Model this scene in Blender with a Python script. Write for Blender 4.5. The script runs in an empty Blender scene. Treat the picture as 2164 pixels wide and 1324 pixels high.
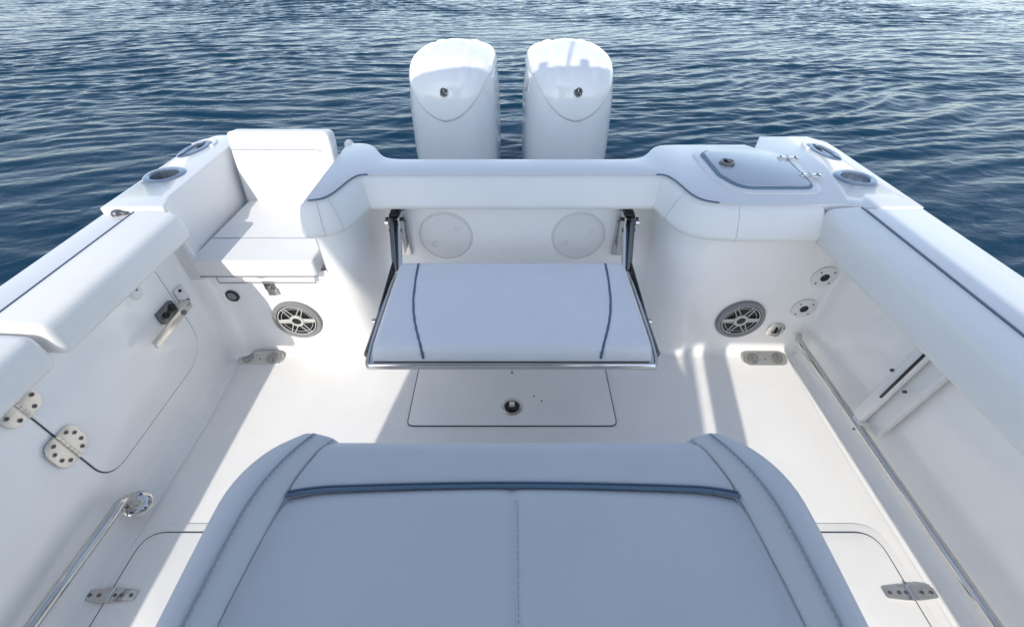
import bpy, bmesh, math, random
import numpy as np
from mathutils import Vector, Matrix, Euler
random.seed(4); R = math.radians; PI = math.pi
SC = bpy.context.scene; C = SC.collection

# ---------------------------------------------------------------- camera, sky, sun, exposure
cam = bpy.data.cameras.new('camera'); co = bpy.data.objects.new('camera', cam); C.objects.link(co)
co.location = (0, 0, 1.5); co.rotation_euler = (R(48.5), 0, 0)
cam.sensor_width = 36; cam.lens = 15.27; cam.clip_start = .02; cam.clip_end = 3000
SC.camera = co
SC.cycles.diffuse_bounces = 8; SC.cycles.max_bounces = 12
SUN = Vector((.28, 1.45, -1)).normalized()
W = bpy.data.worlds.new('World'); SC.world = W; W.use_nodes = True
nt = W.node_tree; bg = nt.nodes['Background']
sk = nt.nodes.new('ShaderNodeTexSky'); sk.sky_type = 'NISHITA'; sk.sun_disc = False
sk.sun_elevation = math.asin(-SUN.z); sk.sun_rotation = math.atan2(-SUN.x, -SUN.y)
sk.air_density = 1.0; sk.dust_density = .6; sk.ozone_density = 1.5
hs = nt.nodes.new('ShaderNodeHueSaturation'); hs.inputs['Saturation'].default_value = .73
nt.links.new(sk.outputs[0], hs.inputs['Color']); nt.links.new(hs.outputs[0], bg.inputs[0]); bg.inputs[1].default_value = .122
sl = bpy.data.lights.new('sun', 'SUN'); so = bpy.data.objects.new('sun', sl); C.objects.link(so)
sl.energy = 1.5; sl.angle = R(.6); sl.color = (1, .93, .83)
so.rotation_euler = SUN.to_track_quat('-Z', 'Y').to_euler(); so.location = (-2, -6, 8)
SC.view_settings.view_transform = 'Standard'; SC.view_settings.look = 'None'
SC.view_settings.exposure = 1.2; SC.view_settings.gamma = 1

# ---------------------------------------------------------------- materials
def mat(name, col, rough=.5, metal=0, coat=0, bump=None, spec=.5, var=0, trans=0, ior=1.45):
    m = bpy.data.materials.new(name); m.use_nodes = True; t = m.node_tree; b = t.nodes['Principled BSDF']
    b.inputs['Base Color'].default_value = (*col, 1); b.inputs['Roughness'].default_value = rough
    b.inputs['Metallic'].default_value = metal; b.inputs['Coat Weight'].default_value = coat
    b.inputs['Coat Roughness'].default_value = .08
    b.inputs['Specular IOR Level'].default_value = spec; b.inputs['IOR'].default_value = ior
    b.inputs['Transmission Weight'].default_value = trans
    tc = t.nodes.new('ShaderNodeTexCoord')
    if var:
        n = t.nodes.new('ShaderNodeTexNoise'); n.inputs['Scale'].default_value = 7; n.inputs['Detail'].default_value = 6
        t.links.new(tc.outputs['Object'], n.inputs['Vector'])
        r = t.nodes.new('ShaderNodeValToRGB'); r.color_ramp.elements[0].position = .35; r.color_ramp.elements[1].position = .65
        r.color_ramp.elements[0].color = (*[c * (1 - var) for c in col], 1); r.color_ramp.elements[1].color = (*col, 1)
        t.links.new(n.outputs['Fac'], r.inputs[0]); t.links.new(r.outputs[0], b.inputs['Base Color'])
        rr = t.nodes.new('ShaderNodeMapRange'); rr.inputs[3].default_value = rough * .8; rr.inputs[4].default_value = rough * 1.25
        t.links.new(n.outputs['Fac'], rr.inputs[0]); t.links.new(rr.outputs[0], b.inputs['Roughness'])
    if bump:
        kind, scale, dist, st = bump
        n = t.nodes.new('ShaderNodeTexVoronoi' if kind == 'v' else 'ShaderNodeTexNoise'); n.inputs['Scale'].default_value = scale
        t.links.new(tc.outputs['Object'], n.inputs['Vector'])
        bn = t.nodes.new('ShaderNodeBump'); bn.inputs['Strength'].default_value = st; bn.inputs['Distance'].default_value = dist
        t.links.new(n.outputs[0], bn.inputs['Height']); t.links.new(bn.outputs[0], b.inputs['Normal'])
    return m
M_gel = mat('white_gelcoat', (.92, .915, .90), .16, coat=.5, var=.03, bump=('n', 5, .004, .25))
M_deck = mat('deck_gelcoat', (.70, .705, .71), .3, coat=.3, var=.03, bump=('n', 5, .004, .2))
M_skid = mat('nonskid_gelcoat', (.88, .875, .86), .5, var=.03, bump=('v', 620, .0006, .45))
M_vin = mat('white_vinyl', (.79, .785, .77), .42, var=.03, bump=('v', 700, .0006, .35))
M_vinb = mat('bench_vinyl', (.78, .785, .80), .42, var=.03, bump=('v', 700, .0006, .35))
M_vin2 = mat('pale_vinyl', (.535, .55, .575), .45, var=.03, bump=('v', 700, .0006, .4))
M_pipe = mat('blue_piping', (.085, .14, .21), .4)
M_stitch = mat('stitching', (.30, .34, .39), .7)
M_faint = mat('seam_shade', (.5, .5, .5), .6)
M_seamgap = mat('seam_gap_shade', (.28, .29, .30), .6)
M_seam = mat('dark_seam', (.07, .08, .095), .6)
M_steel = mat('stainless_steel', (.64, .63, .61), .11, metal=1, var=.08)
M_brush = mat('brushed_steel', (.50, .49, .47), .34, metal=1, var=.1)
M_blk = mat('black_plastic', (.015, .018, .022), .35)
M_dk = mat('dark_steel', (.2, .2, .21), .42, metal=1)
M_grey = mat('grey_plastic', (.24, .25, .26), .4, var=.06)
M_lt = mat('light_grey_plastic', (.60, .59, .57), .35, var=.05)
M_mot = mat('motor_paint', (.76, .77, .78), .16, coat=.5, var=.02)
M_lid = mat('acrylic_lid', (.42, .46, .51), .2, coat=.3, var=.05)
M_gask = mat('gasket', (.13, .20, .28), .45)
M_port = mat('port_plastic', (.77, .77, .76), .35)
M_glass = mat('smoked_glass', (.03, .04, .05), .05)

def water_mat():
    m = bpy.data.materials.new('sea_water'); m.use_nodes = True; t = m.node_tree; b = t.nodes['Principled BSDF']
    b.inputs['Base Color'].default_value = (.001, .027, .055, 1); b.inputs['Roughness'].default_value = .09
    b.inputs['IOR'].default_value = 1.333; b.inputs['Specular IOR Level'].default_value = .14
    tc = t.nodes.new('ShaderNodeTexCoord'); prev = None
    for sc, sx, dist, st in ((5, .5, .03, .45), (15, .45, .009, .38), (44, .6, .0022, .3)):
        mp = t.nodes.new('ShaderNodeMapping'); mp.inputs['Scale'].default_value = (sx, 1, 1); mp.inputs['Rotation'].default_value = (0, 0, R(14))
        n = t.nodes.new('ShaderNodeTexNoise'); n.inputs['Scale'].default_value = sc; n.inputs['Detail'].default_value = 3
        n.inputs['Distortion'].default_value = .6
        t.links.new(tc.outputs['Object'], mp.inputs[0]); t.links.new(mp.outputs[0], n.inputs['Vector'])
        bn = t.nodes.new('ShaderNodeBump'); bn.inputs['Distance'].default_value = dist; bn.inputs['Strength'].default_value = st
        t.links.new(n.outputs['Fac'], bn.inputs['Height'])
        if prev: t.links.new(prev.outputs[0], bn.inputs['Normal'])
        prev = bn
    t.links.new(prev.outputs[0], b.inputs['Normal'])
    return m
M_water = water_mat()

# ---------------------------------------------------------------- helpers
def empty_mat(o): return Matrix.Translation(o.location) @ o.rotation_euler.to_matrix().to_4x4()
def obj(name, bm, mats, parent=None, world=False, sharp=35, bevel=0, seg=3):
    me = bpy.data.meshes.new(name)
    bmesh.ops.recalc_face_normals(bm, faces=bm.faces)
    for f in bm.faces: f.smooth = True
    if not bevel:
        for e in bm.edges:
            if len(e.link_faces) == 2 and e.calc_face_angle(0) > R(sharp): e.smooth = False
    bm.to_mesh(me); bm.free()
    for m in (mats if isinstance(mats, (list, tuple)) else [mats]): me.materials.append(m)
    o = bpy.data.objects.new(name, me); C.objects.link(o)
    if bevel:
        b = o.modifiers.new('bevel', 'BEVEL'); b.width = bevel; b.segments = seg; b.limit_method = 'ANGLE'; b.angle_limit = R(32); b.harden_normals = True
    if parent:
        o.parent = parent
        if world:
            q = parent; m = empty_mat(q)
            if q.parent: m = empty_mat(q.parent) @ q.matrix_parent_inverse @ m
            o.matrix_parent_inverse = m.inverted()
    return o
def tag(o, label=None, cat=None, group=None, kind=None):
    for k, v in (('label', label), ('category', cat), ('group', group), ('kind', kind)):
        if v: o[k] = v
    return o
def thing(name, label, cat, loc=(0, 0, 0), rot=(0, 0, 0), group=None):
    o = bpy.data.objects.new(name, None); C.objects.link(o); o.empty_display_size = .1
    o.location = loc; o.rotation_euler = rot
    return tag(o, label, cat, group)
def copy_tree(o, parent=None):
    c = o.copy(); C.objects.link(c)
    if parent: c.parent = parent
    for ch in [x for x in bpy.data.objects if x.parent == o and x.name in C.objects]: copy_tree(ch, c)
    return c
def setmi(bm, faces, mi):
    for f in faces: f.material_index = mi
def box(bm, c, s, rot=None, r=0, mi=0, seg=2):
    n0 = len(bm.verts)
    t = bmesh.new(); bmesh.ops.create_cube(t, size=1)
    bmesh.ops.scale(t, vec=s, verts=t.verts)
    if r: bmesh.ops.bevel(t, geom=t.edges[:], offset=r, segments=seg, affect='EDGES', profile=.5)
    Mx = Matrix.Translation(c) @ (rot.to_matrix().to_4x4() if rot else Matrix())
    bmesh.ops.transform(t, matrix=Mx, verts=t.verts); merge(bm, t, mi); return bm
def merge(bm, t, mi=None):
    mp = {}
    for v in t.verts: mp[v] = bm.verts.new(v.co)
    for f in t.faces:
        try:
            g = bm.faces.new([mp[v] for v in f.verts]); g.material_index = f.material_index if mi is None else mi
        except ValueError: pass
    t.free()
def cyl(bm, c, r, h, axis='Z', mi=0, seg=28, r2=None, bev=0):
    t = bmesh.new(); bmesh.ops.create_cone(t, cap_ends=True, segments=seg, radius1=r, radius2=r if r2 is None else r2, depth=h)
    if bev: bmesh.ops.bevel(t, geom=[e for e in t.edges if len(e.link_faces) == 2 and e.calc_face_angle(0) > 1], offset=bev, segments=2, affect='EDGES')
    if axis == 'X': bmesh.ops.rotate(t, matrix=Matrix.Rotation(PI / 2, 3, 'Y'), verts=t.verts)
    if axis == 'Y': bmesh.ops.rotate(t, matrix=Matrix.Rotation(PI / 2, 3, 'X'), verts=t.verts)
    if isinstance(axis, Matrix): bmesh.ops.transform(t, matrix=axis, verts=t.verts)
    bmesh.ops.translate(t, vec=c, verts=t.verts); merge(bm, t, mi); return bm
def lathe(bm, prof, seg=40, mi=0, c=(0, 0, 0), sx=1, sy=1, mis=None):
    rings = []
    for r, z in prof:
        if r < 1e-6: rings.append([bm.verts.new((c[0], c[1], c[2] + z))])
        else: rings.append([bm.verts.new((c[0] + sx * r * math.cos(2 * PI * i / seg), c[1] + sy * r * math.sin(2 * PI * i / seg), c[2] + z)) for i in range(seg)])
    for k in range(len(rings) - 1):
        a, b = rings[k], rings[k + 1]; m = mis[k] if mis else mi
        for i in range(seg):
            j = (i + 1) % seg
            if len(a) == 1 and len(b) == 1: continue
            if len(a) == 1: f = bm.faces.new((a[0], b[i], b[j]))
            elif len(b) == 1: f = bm.faces.new((a[i], b[0], a[j]))
            else: f = bm.faces.new((a[i], b[i], b[j], a[j]))
            f.material_index = m
    return bm
def tube(bm, pts, r, seg=12, mi=0, cap=True, closed=False, flat=None):
    pts = [Vector(p) for p in pts]; n = len(pts); rings = []
    for i, p in enumerate(pts):
        if closed: d = pts[(i + 1) % n] - pts[i - 1]
        else: d = pts[min(i + 1, n - 1)] - pts[max(i - 1, 0)]
        d.normalize(); up = Vector((0, 0, 1)) if abs(d.z) < .9 else Vector((1, 0, 0))
        a = d.cross(up).normalized(); b = a.cross(d).normalized(); k = flat or 1
        rings.append([bm.verts.new(p + a * r * math.cos(2 * PI * s / seg) + b * r * k * math.sin(2 * PI * s / seg)) for s in range(seg)])
    for i in range(n if closed else n - 1):
        A, B = rings[i], rings[(i + 1) % n]
        for s in range(seg):
            t = (s + 1) % seg; bm.faces.new((A[s], A[t], B[t], B[s])).material_index = mi
    if cap and not closed:
        bm.faces.new(rings[0][::-1]).material_index = mi; bm.faces.new(rings[-1]).material_index = mi
    return bm
def rpoly(pts, r, seg=6):
    out = []; n = len(pts)
    for i in range(n):
        p = Vector((*pts[i][:2], 0)); a = Vector((*pts[i - 1][:2], 0)); b = Vector((*pts[(i + 1) % n][:2], 0))
        rr = pts[i][2] if len(pts[i]) > 2 else r
        if rr <= 0: out.append((p.x, p.y)); continue
        u = (a - p).normalized(); v = (b - p).normalized(); ang = u.angle(v); d = min(rr / math.tan(ang / 2), (a - p).length * .49, (b - p).length * .49)
        p0 = p + u * d; p1 = p + v * d
        for k in range(seg + 1):
            t = k / seg; q = p0 * (1 - t) ** 2 + p * 2 * t * (1 - t) + p1 * t * t; out.append((q.x, q.y))
    return out
def smooth_path(pts, it=3, closed=False):
    for _ in range(it):
        o = []; n = len(pts)
        if not closed: o.append(tuple(pts[0]))
        for i in range(n if closed else n - 1):
            a, b = pts[i], pts[(i + 1) % n]
            o.append(tuple(.75 * x + .25 * y for x, y in zip(a, b))); o.append(tuple(.25 * x + .75 * y for x, y in zip(a, b)))
        if not closed: o.append(tuple(pts[-1]))
        pts = o
    return pts
def prism(bm, poly, z0, z1, r=0, which='top', seg=3, mi=0, Mx=None):
    t = bmesh.new(); vs = [t.verts.new((x, y, z1)) for x, y in poly]; top = t.faces.new(vs)
    ex = bmesh.ops.extrude_face_region(t, geom=[top]); lo = [v for v in ex['geom'] if isinstance(v, bmesh.types.BMVert)]
    for v in lo: v.co.z = z0
    t.normal_update()
    if r:
        es = [e for e in t.edges if (which != 'bottom' and all(abs(v.co.z - z1) < 1e-6 for v in e.verts)) or (which in ('both', 'bottom') and all(abs(v.co.z - z0) < 1e-6 for v in e.verts))]
        bmesh.ops.bevel(t, geom=es, offset=r, segments=seg, affect='EDGES', profile=.5, clamp_overlap=True)
    if Mx is not None: bmesh.ops.transform(t, matrix=Mx, verts=t.verts)
    merge(bm, t, mi); return bm
def sweep(bm, path, prof, mi=0, cap=0, closed_prof=False, hollow_ends=True):
    """profile (offset to the right of travel, z) swept along a plan path; cap = rounded end radius"""
    P = [Vector((p[0], p[1])) for p in path]; n = len(P); st = []
    for i in range(n):
        if 0 < i < n - 1:
            d0 = (P[i] - P[i - 1]).normalized(); d1 = (P[i + 1] - P[i]).normalized(); d = (d0 + d1).normalized(); k = 1 / max(.5, d.dot(d1))
        else: d = (P[min(i + 1, n - 1)] - P[max(i - 1, 0)]).normalized(); k = 1
        pr = prof(P[i]) if callable(prof) else prof
        st.append((P[i], Vector((d.y, -d.x)) * k, d, pr))
    rings = []
    def ring(p, nn, pr, s=1):
        cx = sum(a for a, _ in pr) / len(pr); cz = sum(b for _, b in pr) / len(pr)
        return [bm.verts.new((p.x + nn.x * (cx + (a - cx) * s), p.y + nn.y * (cx + (a - cx) * s), cz + (z - cz) * s)) for a, z in pr]
    if cap:
        p, nn, d, pr = st[0]
        for a in (0, .25, .5, .75): rings.append(ring(p - d * cap * math.cos(a * PI / 2), nn, pr, .72 + .28 * math.sin(a * PI / 2)))
    for p, nn, d, pr in st: rings.append(ring(p, nn, pr))
    if cap:
        p, nn, d, pr = st[-1]
        for a in (.75, .5, .25, 0): rings.append(ring(p + d * cap * math.cos(a * PI / 2), nn, pr, .72 + .28 * math.sin(a * PI / 2)))
    m = len(rings[0])
    for i in range(len(rings) - 1):
        for j in range(m if closed_prof else m - 1):
            k = (j + 1) % m; bm.faces.new((rings[i][j], rings[i][k], rings[i + 1][k], rings[i + 1][j])).material_index = mi
    if closed_prof:
        bm.faces.new(rings[0][::-1]).material_index = mi; bm.faces.new(rings[-1]).material_index = mi
    return bm
def boolean_cut(o, cutters):
    for c in cutters:
        m = o.modifiers.new('cut', 'BOOLEAN'); m.operation = 'DIFFERENCE'; m.object = c; m.solver = 'EXACT'
    bpy.context.view_layer.update(); dg = bpy.context.evaluated_depsgraph_get()
    me = bpy.data.meshes.new_from_object(o.evaluated_get(dg)); old = o.data; o.modifiers.clear(); o.data = me; me.name = o.name
    for c in cutters: bpy.data.objects.remove(c)

# ---------------------------------------------------------------- sea
def axis(lo, hi, step, far, g=1.16):
    a = list(np.arange(lo, hi, step)); s = step
    while a[-1] < far: s *= g; a.append(a[-1] + s)
    s = step
    while a[0] > -far: s *= g; a.insert(0, a[0] - s)
    return np.array(a)
def build_sea():
    xs = axis(-18, 18, .034, 1500); ys = axis(.9, 19, .031, 1500)
    X, Y = np.meshgrid(xs, ys); rng = np.random.default_rng(7); Z = np.zeros_like(X)
    XX = X + .35 * np.sin(.7 * Y + .4) + .2 * np.sin(1.3 * X - .8 * Y); YY = Y + .3 * np.sin(.5 * X + 1) + .15 * np.sin(1.7 * Y + .9 * X)
    for i in range(90):
        lam = .10 * (.70 / .10) ** rng.random(); th = R(106) + rng.normal(0, .34); k = 2 * PI / lam
        amp = .0036 * lam ** .95 * (.5 + rng.random()); ph = rng.random() * 6.28
        s = np.sin(k * (XX * np.cos(th) + YY * np.sin(th)) + ph)
        Z += amp * (s + .25 * s * s)
    gust = .75 + .35 * np.sin(.23 * X + .31 * Y + 1) * np.sin(.17 * X - .4 * Y)
    fade = np.clip((60 - np.hypot(X, Y)) / 40, 0, 1)
    Z = Z * gust * fade - .30
    ny, nx = X.shape; me = bpy.data.meshes.new('sea')
    me.vertices.add(nx * ny); me.vertices.foreach_set('co', np.stack([X, Y, Z], -1).astype(np.float32).ravel())
    i = np.arange(nx * ny).reshape(ny, nx); q = np.stack([i[:-1, :-1], i[:-1, 1:], i[1:, 1:], i[1:, :-1]], -1).reshape(-1, 4)
    me.loops.add(q.size); me.loops.foreach_set('vertex_index', q.ravel().astype(np.int32))
    me.polygons.add(len(q)); me.polygons.foreach_set('loop_start', (np.arange(len(q)) * 4).astype(np.int32))
    me.update(); me.validate(); me.polygons.foreach_set('use_smooth', np.ones(len(me.polygons), bool))
    me.materials.append(M_water); o = bpy.data.objects.new('sea', me); C.objects.link(o)
    tag(o, 'dark blue rippled sea water around the boat', 'water', kind='structure')
build_sea()

# ---------------------------------------------------------------- boat
boat = thing('boat', 'white centre console fishing boat seen from its own cockpit, facing the stern', 'boat')
ZD = .775; ZS = .755
# plan of the cockpit liner, left (port in the picture) to right, interior on the right of travel
colL = [(-1.30, -2.6), (-1.30, 1.30), (-1.30, 1.335), (-1.293, 1.368), (-1.265, 1.379), (-1.235, 1.381), (-1.212, 1.39), (-1.205, 1.41), (-1.18, 1.42), (-1.15, 1.42)]
recL = [(-.80, 1.42), (-.735, 1.425), (-.675, 1.455), (-.640, 1.51), (-.618, 1.58), (-.60, 1.635), (-.565, 1.66), (-.51, 1.665)]
recR = [(-x, y) for x, y in recL[::-1]]
colR = [(1.26, 1.42), (1.305, 1.42), (1.33, 1.41), (1.33, 1.37), (1.33, 1.25), (1.33, -2.6)]
def sp(p, it=2): return smooth_path(p, it)
P1 = sp(colL) + sp(recL) + sp(recR) + sp(colR)
def prof_low(p):
    s = min(1, max(0, (1.36 - p.y) / .12)); r = .035 + .03 * s
    out = [(r * 1.0, .0015)] + [(r * (1 - math.sin(a)), r * (1 - math.cos(a))) for a in (R(20), R(45), R(70), R(90))]
    w = s if p.x > 0 else 0
    return out + [(0, .10), (-.018 * w, .125), (-.024 * w, .16), (-.026 * w, .3), (-.028 * w, .47)]
bm = bmesh.new(); sweep(bm, P1, prof_low)
sweep(bm, [q for q in sp(colL) if q[0] < -1.211], lambda p: [(0, .47), (0, .60), (0, .752)])
def prof_up(p):
    w = min(1, max(0, (1.36 - p.y) / .12)) if p.x > 1 else 0
    return [(-.028 * w, .47), (-.029 * w, .6), (-.03 * w, .752)]
sweep(bm, [(-.745, 1.424)] + [q for q in sp(recL) if q[0] > -.744] + sp(recR) + sp(colR), prof_up)
v = [bm.verts.new(p) for p in ((-.745, 1.42, .46), (-.745, 1.97, .46), (-.745, 1.97, .752), (-.745, 1.42, .752))]; bm.faces.new(v)
obj('cockpit_liner', bm, M_gel, boat, world=True, sharp=50)
# floor
bm = bmesh.new(); prism(bm, rpoly([(-1.36, -2.6), (1.39, -2.6), (1.39, 1.44), (.7, 1.44), (.62, 1.70), (-.62, 1.70), (-.7, 1.44), (-1.36, 1.44)], 0), -.05, 0)
floor = obj('cockpit_floor', bm, M_skid, boat, world=True)
# blocks under the aft decks + the decks
qdeckL = rpoly([(-1.435, 1.375), (-1.435, 1.98, .05), (-1.395, 2.085, .05), (-1.262, 2.085), (-1.262, 1.95), (-1.243, 1.47), (-1.213, 1.376, .012)], 0)
inner = sp([(-.745, 1.425), (-.715, 1.425), (-.675, 1.44), (-.652, 1.485), (-.637, 1.55), (-.622, 1.605), (-.60, 1.642), (-.55, 1.642)], 2)
innerR = sp([(.55, 1.642), (.60, 1.642), (.622, 1.605), (.637, 1.55), (.652, 1.47), (.685, 1.42), (.76, 1.402), (.86, 1.400)], 2)
aftL = sp([(-.745, 1.975), (-.70, 1.985), (-.65, 1.975), (-.61, 1.94), (-.57, 1.86), (-.535, 1.815), (-.48, 1.80), (-.42, 1.80)], 2)
aftR = sp([(.44, 1.80), (.50, 1.80), (.545, 1.815), (.585, 1.86), (.625, 1.93), (.67, 1.958), (.74, 1.963), (.85, 1.963)], 2)
tail = [(1.045, 1.963), (1.075, 1.925), (1.155, 2.065), (1.375, 2.065), (1.43, 1.99), (1.435, 1.9), (1.435, 1.378), (1.22, 1.378), (1.18, 1.397)]
tdeck = aftL + aftR + tail + innerR[::-1] + inner[::-1]
def clean(p):
    o = []
    for a in p:
        if not o or math.hypot(a[0] - o[-1][0], a[1] - o[-1][1]) > .002: o.append(a)
    return o
tdeck = clean(tdeck)
def inset(poly, d):
    n = len(poly); out = []; area = sum(poly[i - 1][0] * poly[i][1] - poly[i][0] * poly[i - 1][1] for i in range(n)); s = 1 if area > 0 else -1
    for i in range(n):
        a = Vector(poly[i - 1]); b = Vector(poly[i]); c = Vector(poly[(i + 1) % n]); u = (b - a).normalized(); v = (c - b).normalized()
        t = (u + v).normalized(); nn = Vector((-t.y, t.x)) * s / max(.4, t.dot(v)); out.append((b.x + nn.x * d, b.y + nn.y * d))
    return out
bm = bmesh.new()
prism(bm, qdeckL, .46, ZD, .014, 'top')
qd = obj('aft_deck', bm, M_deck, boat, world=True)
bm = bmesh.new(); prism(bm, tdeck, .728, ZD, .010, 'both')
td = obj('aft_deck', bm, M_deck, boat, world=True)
bm = bmesh.new()
prism(bm, inset(tdeck, .055), -.3, .735)
prism(bm, [(-1.43, 1.43), (-.80, 1.43), (-.745, 1.5), (-.745, 1.97), (-1.43, 1.97)], -.3, .468)
obj('hull_block', bm, M_gel, boat, world=True)
# side decks
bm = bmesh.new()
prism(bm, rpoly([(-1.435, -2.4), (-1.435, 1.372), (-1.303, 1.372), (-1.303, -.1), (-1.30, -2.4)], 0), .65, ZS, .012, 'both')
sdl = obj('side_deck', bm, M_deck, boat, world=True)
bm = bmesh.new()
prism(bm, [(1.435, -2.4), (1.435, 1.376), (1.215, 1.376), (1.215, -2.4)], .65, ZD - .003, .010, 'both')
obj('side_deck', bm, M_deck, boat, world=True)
# raised panel on the right side deck, its seam
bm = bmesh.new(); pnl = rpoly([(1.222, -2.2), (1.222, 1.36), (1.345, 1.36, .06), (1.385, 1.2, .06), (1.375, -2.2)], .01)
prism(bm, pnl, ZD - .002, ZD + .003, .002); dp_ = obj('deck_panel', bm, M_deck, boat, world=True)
bm = bmesh.new(); prism(bm, inset(pnl, -.0022), ZD - .004, ZD - .0018); obj('seam', bm, M_grey, dp_, world=True)
# outer hull
bm = bmesh.new()
out = [(-1.43, 2.0), (-1.43, 0), (-1.42, -2.0), (-1.25, -4.0), (-.8, -5.6), (0, -6.6), (.8, -5.6), (1.25, -4.0), (1.42, -2.0), (1.43, 0), (1.43, 2.0)]
out = out[:2] + sp(out[1:-1], 2) + out[-2:]
sweep(bm, clean(out[::-1]), [(0, .74), (.015, .6), (.04, .2), (.10, -.2), (.25, -.5)])
v = [bm.verts.new(p) for p in ((-1.42, 1.99, .46), (1.42, 1.99, .46), (1.2, 1.9, -.5), (-1.2, 1.9, -.5))]; bm.faces.new(v)
obj('hull', bm, M_gel, boat, world=True)
bm = bmesh.new(); tube(bm, [(x * 1.004, y, .70) for x, y in clean(out)], .016, 8); obj('rub_rail', bm, M_brush, boat, world=True)
# foredeck, forward of the camera's back
bm = bmesh.new(); fd = [(-1.40, -2.4), (-1.25, -4.0), (-.8, -5.6), (0, -6.5), (.8, -5.6), (1.25, -4.0), (1.40, -2.4)]
prism(bm, fd, .45, .74); obj('foredeck', bm, M_gel, boat, world=True)

# floor hatches
def hatch(poly, label=None, z=.0):
    bm = bmesh.new(); prism(bm, poly, z - .002, z + .0042); seam = bm
    area = sum(poly[i - 1][0] * poly[i][1] - poly[i][0] * poly[i - 1][1] for i in range(len(poly)))
    bm2 = bmesh.new(); prism(bm2, inset(poly, .0038), z, z + .0062, .002)
    h = obj('floor_hatch', bm2, M_skid, boat, world=True)
    s = obj('seam', bm, M_seam, h, world=True)
    if label: h['label'] = label
    return h
h0 = hatch(rpoly([(-.425, 1.008), (.425, 1.008), (.425, 1.36), (-.425, 1.36)], .028), 'rectangular floor hatch under the fold-down bench')
hL = hatch(rpoly([(-1.212, -.5), (-.42, -.5), (-.42, .60), (-1.212, .60, .07)], .02), 'floor hatch left of the lounge seat')
hR = hatch(rpoly([(.42, -.5), (1.203, -.5), (1.203, .60, .07), (.42, .60)], .02), 'floor hatch right of the lounge seat')
# moulded lip round the side hatches
for poly, par in ((rpoly([(-1.236, -.52), (-.42, -.52), (-.42, .628), (-1.236, .628, .085)], .02), hL), (rpoly([(.42, -.52), (1.230, -.52), (1.230, .628, .085), (.42, .628)], .02), hR)):
    bm = bmesh.new(); prism(bm, poly, -.002, .0025, .002); obj('hatch_lip', bm, M_skid, par, world=True)
def strap_hinge(loc, rz, parent):
    bm = bmesh.new(); prism(bm, rpoly([(-.078, -.014, .008), (-.02, -.02), (.02, -.02), (.078, -.014, .008), (.078, .014, .008), (.02, .02), (-.02, .02), (-.078, .014, .008)], 0), 0, .006, .002)
    cyl(bm, (0, 0, .006), .0055, .04, 'Y', seg=12)
    for x in (-.062, -.034, .034, .062): cyl(bm, (x, 0, .0065), .0055, .0025, mi=1, seg=12)
    cyl(bm, (.014, 0, .0065), .005, .0025, mi=1, seg=12)
    o = obj('hinge', bm, [M_steel, M_dk], parent); o.location = loc; o.rotation_euler = (0, 0, rz); return o
strap_hinge((-1.2, .415, .005), 0, hL); strap_hinge((1.195, .422, .005), R(180), hR)
def lift_latch(loc, parent, r=.034, rot=(0, 0, 0)):
    bm = bmesh.new(); lathe(bm, [(r, 0), (r, .003), (r * .9, .006), (r * .72, .006), (r * .66, .002), (0, .001)], 32, mis=[0, 0, 0, 0, 1])
    box(bm, (0, .004, .006), (r * .5, r * .85, .006), r=.002, mi=0); box(bm, (0, -.014, .007), (r * .62, r * .36, .005), r=.001, mi=1)
    o = obj('latch', bm, [M_steel, M_blk], parent); o.location = loc; o.rotation_euler = rot; return o
lift_latch((0, 1.10, .005), h0, .045)
bm = bmesh.new()
bm.free()
for x, y in ((.094, 1.155), (.125, 1.13)):
    bm = bmesh.new(); cyl(bm, (x, y, .007), .004, .002, seg=10); obj('screw', bm, M_dk, h0, world=True)

# gate in the left side
XW = -1.30
def YZ(poly, x0, x1, mi=0, bm=None, r=0):      # polygon given as (Y, z) -> slab between x0 and x1
    bm = bm or bmesh.new(); Mx = Matrix(((0, 0, 1, 0), (1, 0, 0, 0), (0, 1, 0, 0), (0, 0, 0, 1)))
    prism(bm, poly, x0, x1, r, 'top', mi=mi, Mx=Mx); return bm
gp = rpoly([(.69, .655), (.69, .165, .085), (1.285, .165, .15), (1.285, .655)], 0, 10)
gate = obj('gate_door', YZ(inset(gp, .0042), XW - .01, XW + .005, r=.002), M_gel, boat, world=True)
obj('seam', YZ(gp, XW - .01, XW + .0015), M_seam, gate, world=True)
gate['label'] = 'white side gate set into the left cockpit wall'
def butterfly(Yc, zc, w, h, parent, n=4):
    bm = bmesh.new(); half = rpoly([(.003, -h / 2), (w / 2 * .7, -h / 2, .02), (w / 2, -h * .25, .03), (w / 2, h * .25, .03), (w / 2 * .7, h / 2, .02), (.003, h / 2)], 0)
    for s in (1, -1):
        prism(bm, [(x * s, y) for x, y in half], 0, .005, .0015)
        for k in range(n):
            a = R(-68 + 136 * k / (n - 1)); cyl(bm, (s * (w * .13 + w * .24 * math.cos(a)), h * .37 * math.sin(a), .0055), .0062, .002, mi=1, seg=14); cyl(bm, (s * (w * .13 + w * .24 * math.cos(a)), h * .37 * math.sin(a), .006), .0028, .0025, mi=2, seg=8)
    for k in range(6): cyl(bm, (0, -h * .42 + h * .168 * k, .006), .0055, h * .155, 'Y', seg=12)
    prism(bm, [(-.0025, -h / 2), (.0025, -h / 2), (.0025, h / 2), (-.0025, h / 2)], 0, .002, mi=2)
    o = obj('hinge', bm, [M_lt2, M_dk, M_blk], parent)
    o.matrix_local = Matrix.Translation((XW + .006, Yc, zc)) @ Matrix(((0, 0, 1), (1, 0, 0), (0, 1, 0))).to_4x4(); return o
M_lt2 = mat('satin_steel', (.70, .68, .64), .27, metal=.95, var=.04)
butterfly(.69, .375, .105, .105, gate); butterfly(.69, .565, .105, .085, gate, 3)
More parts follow.
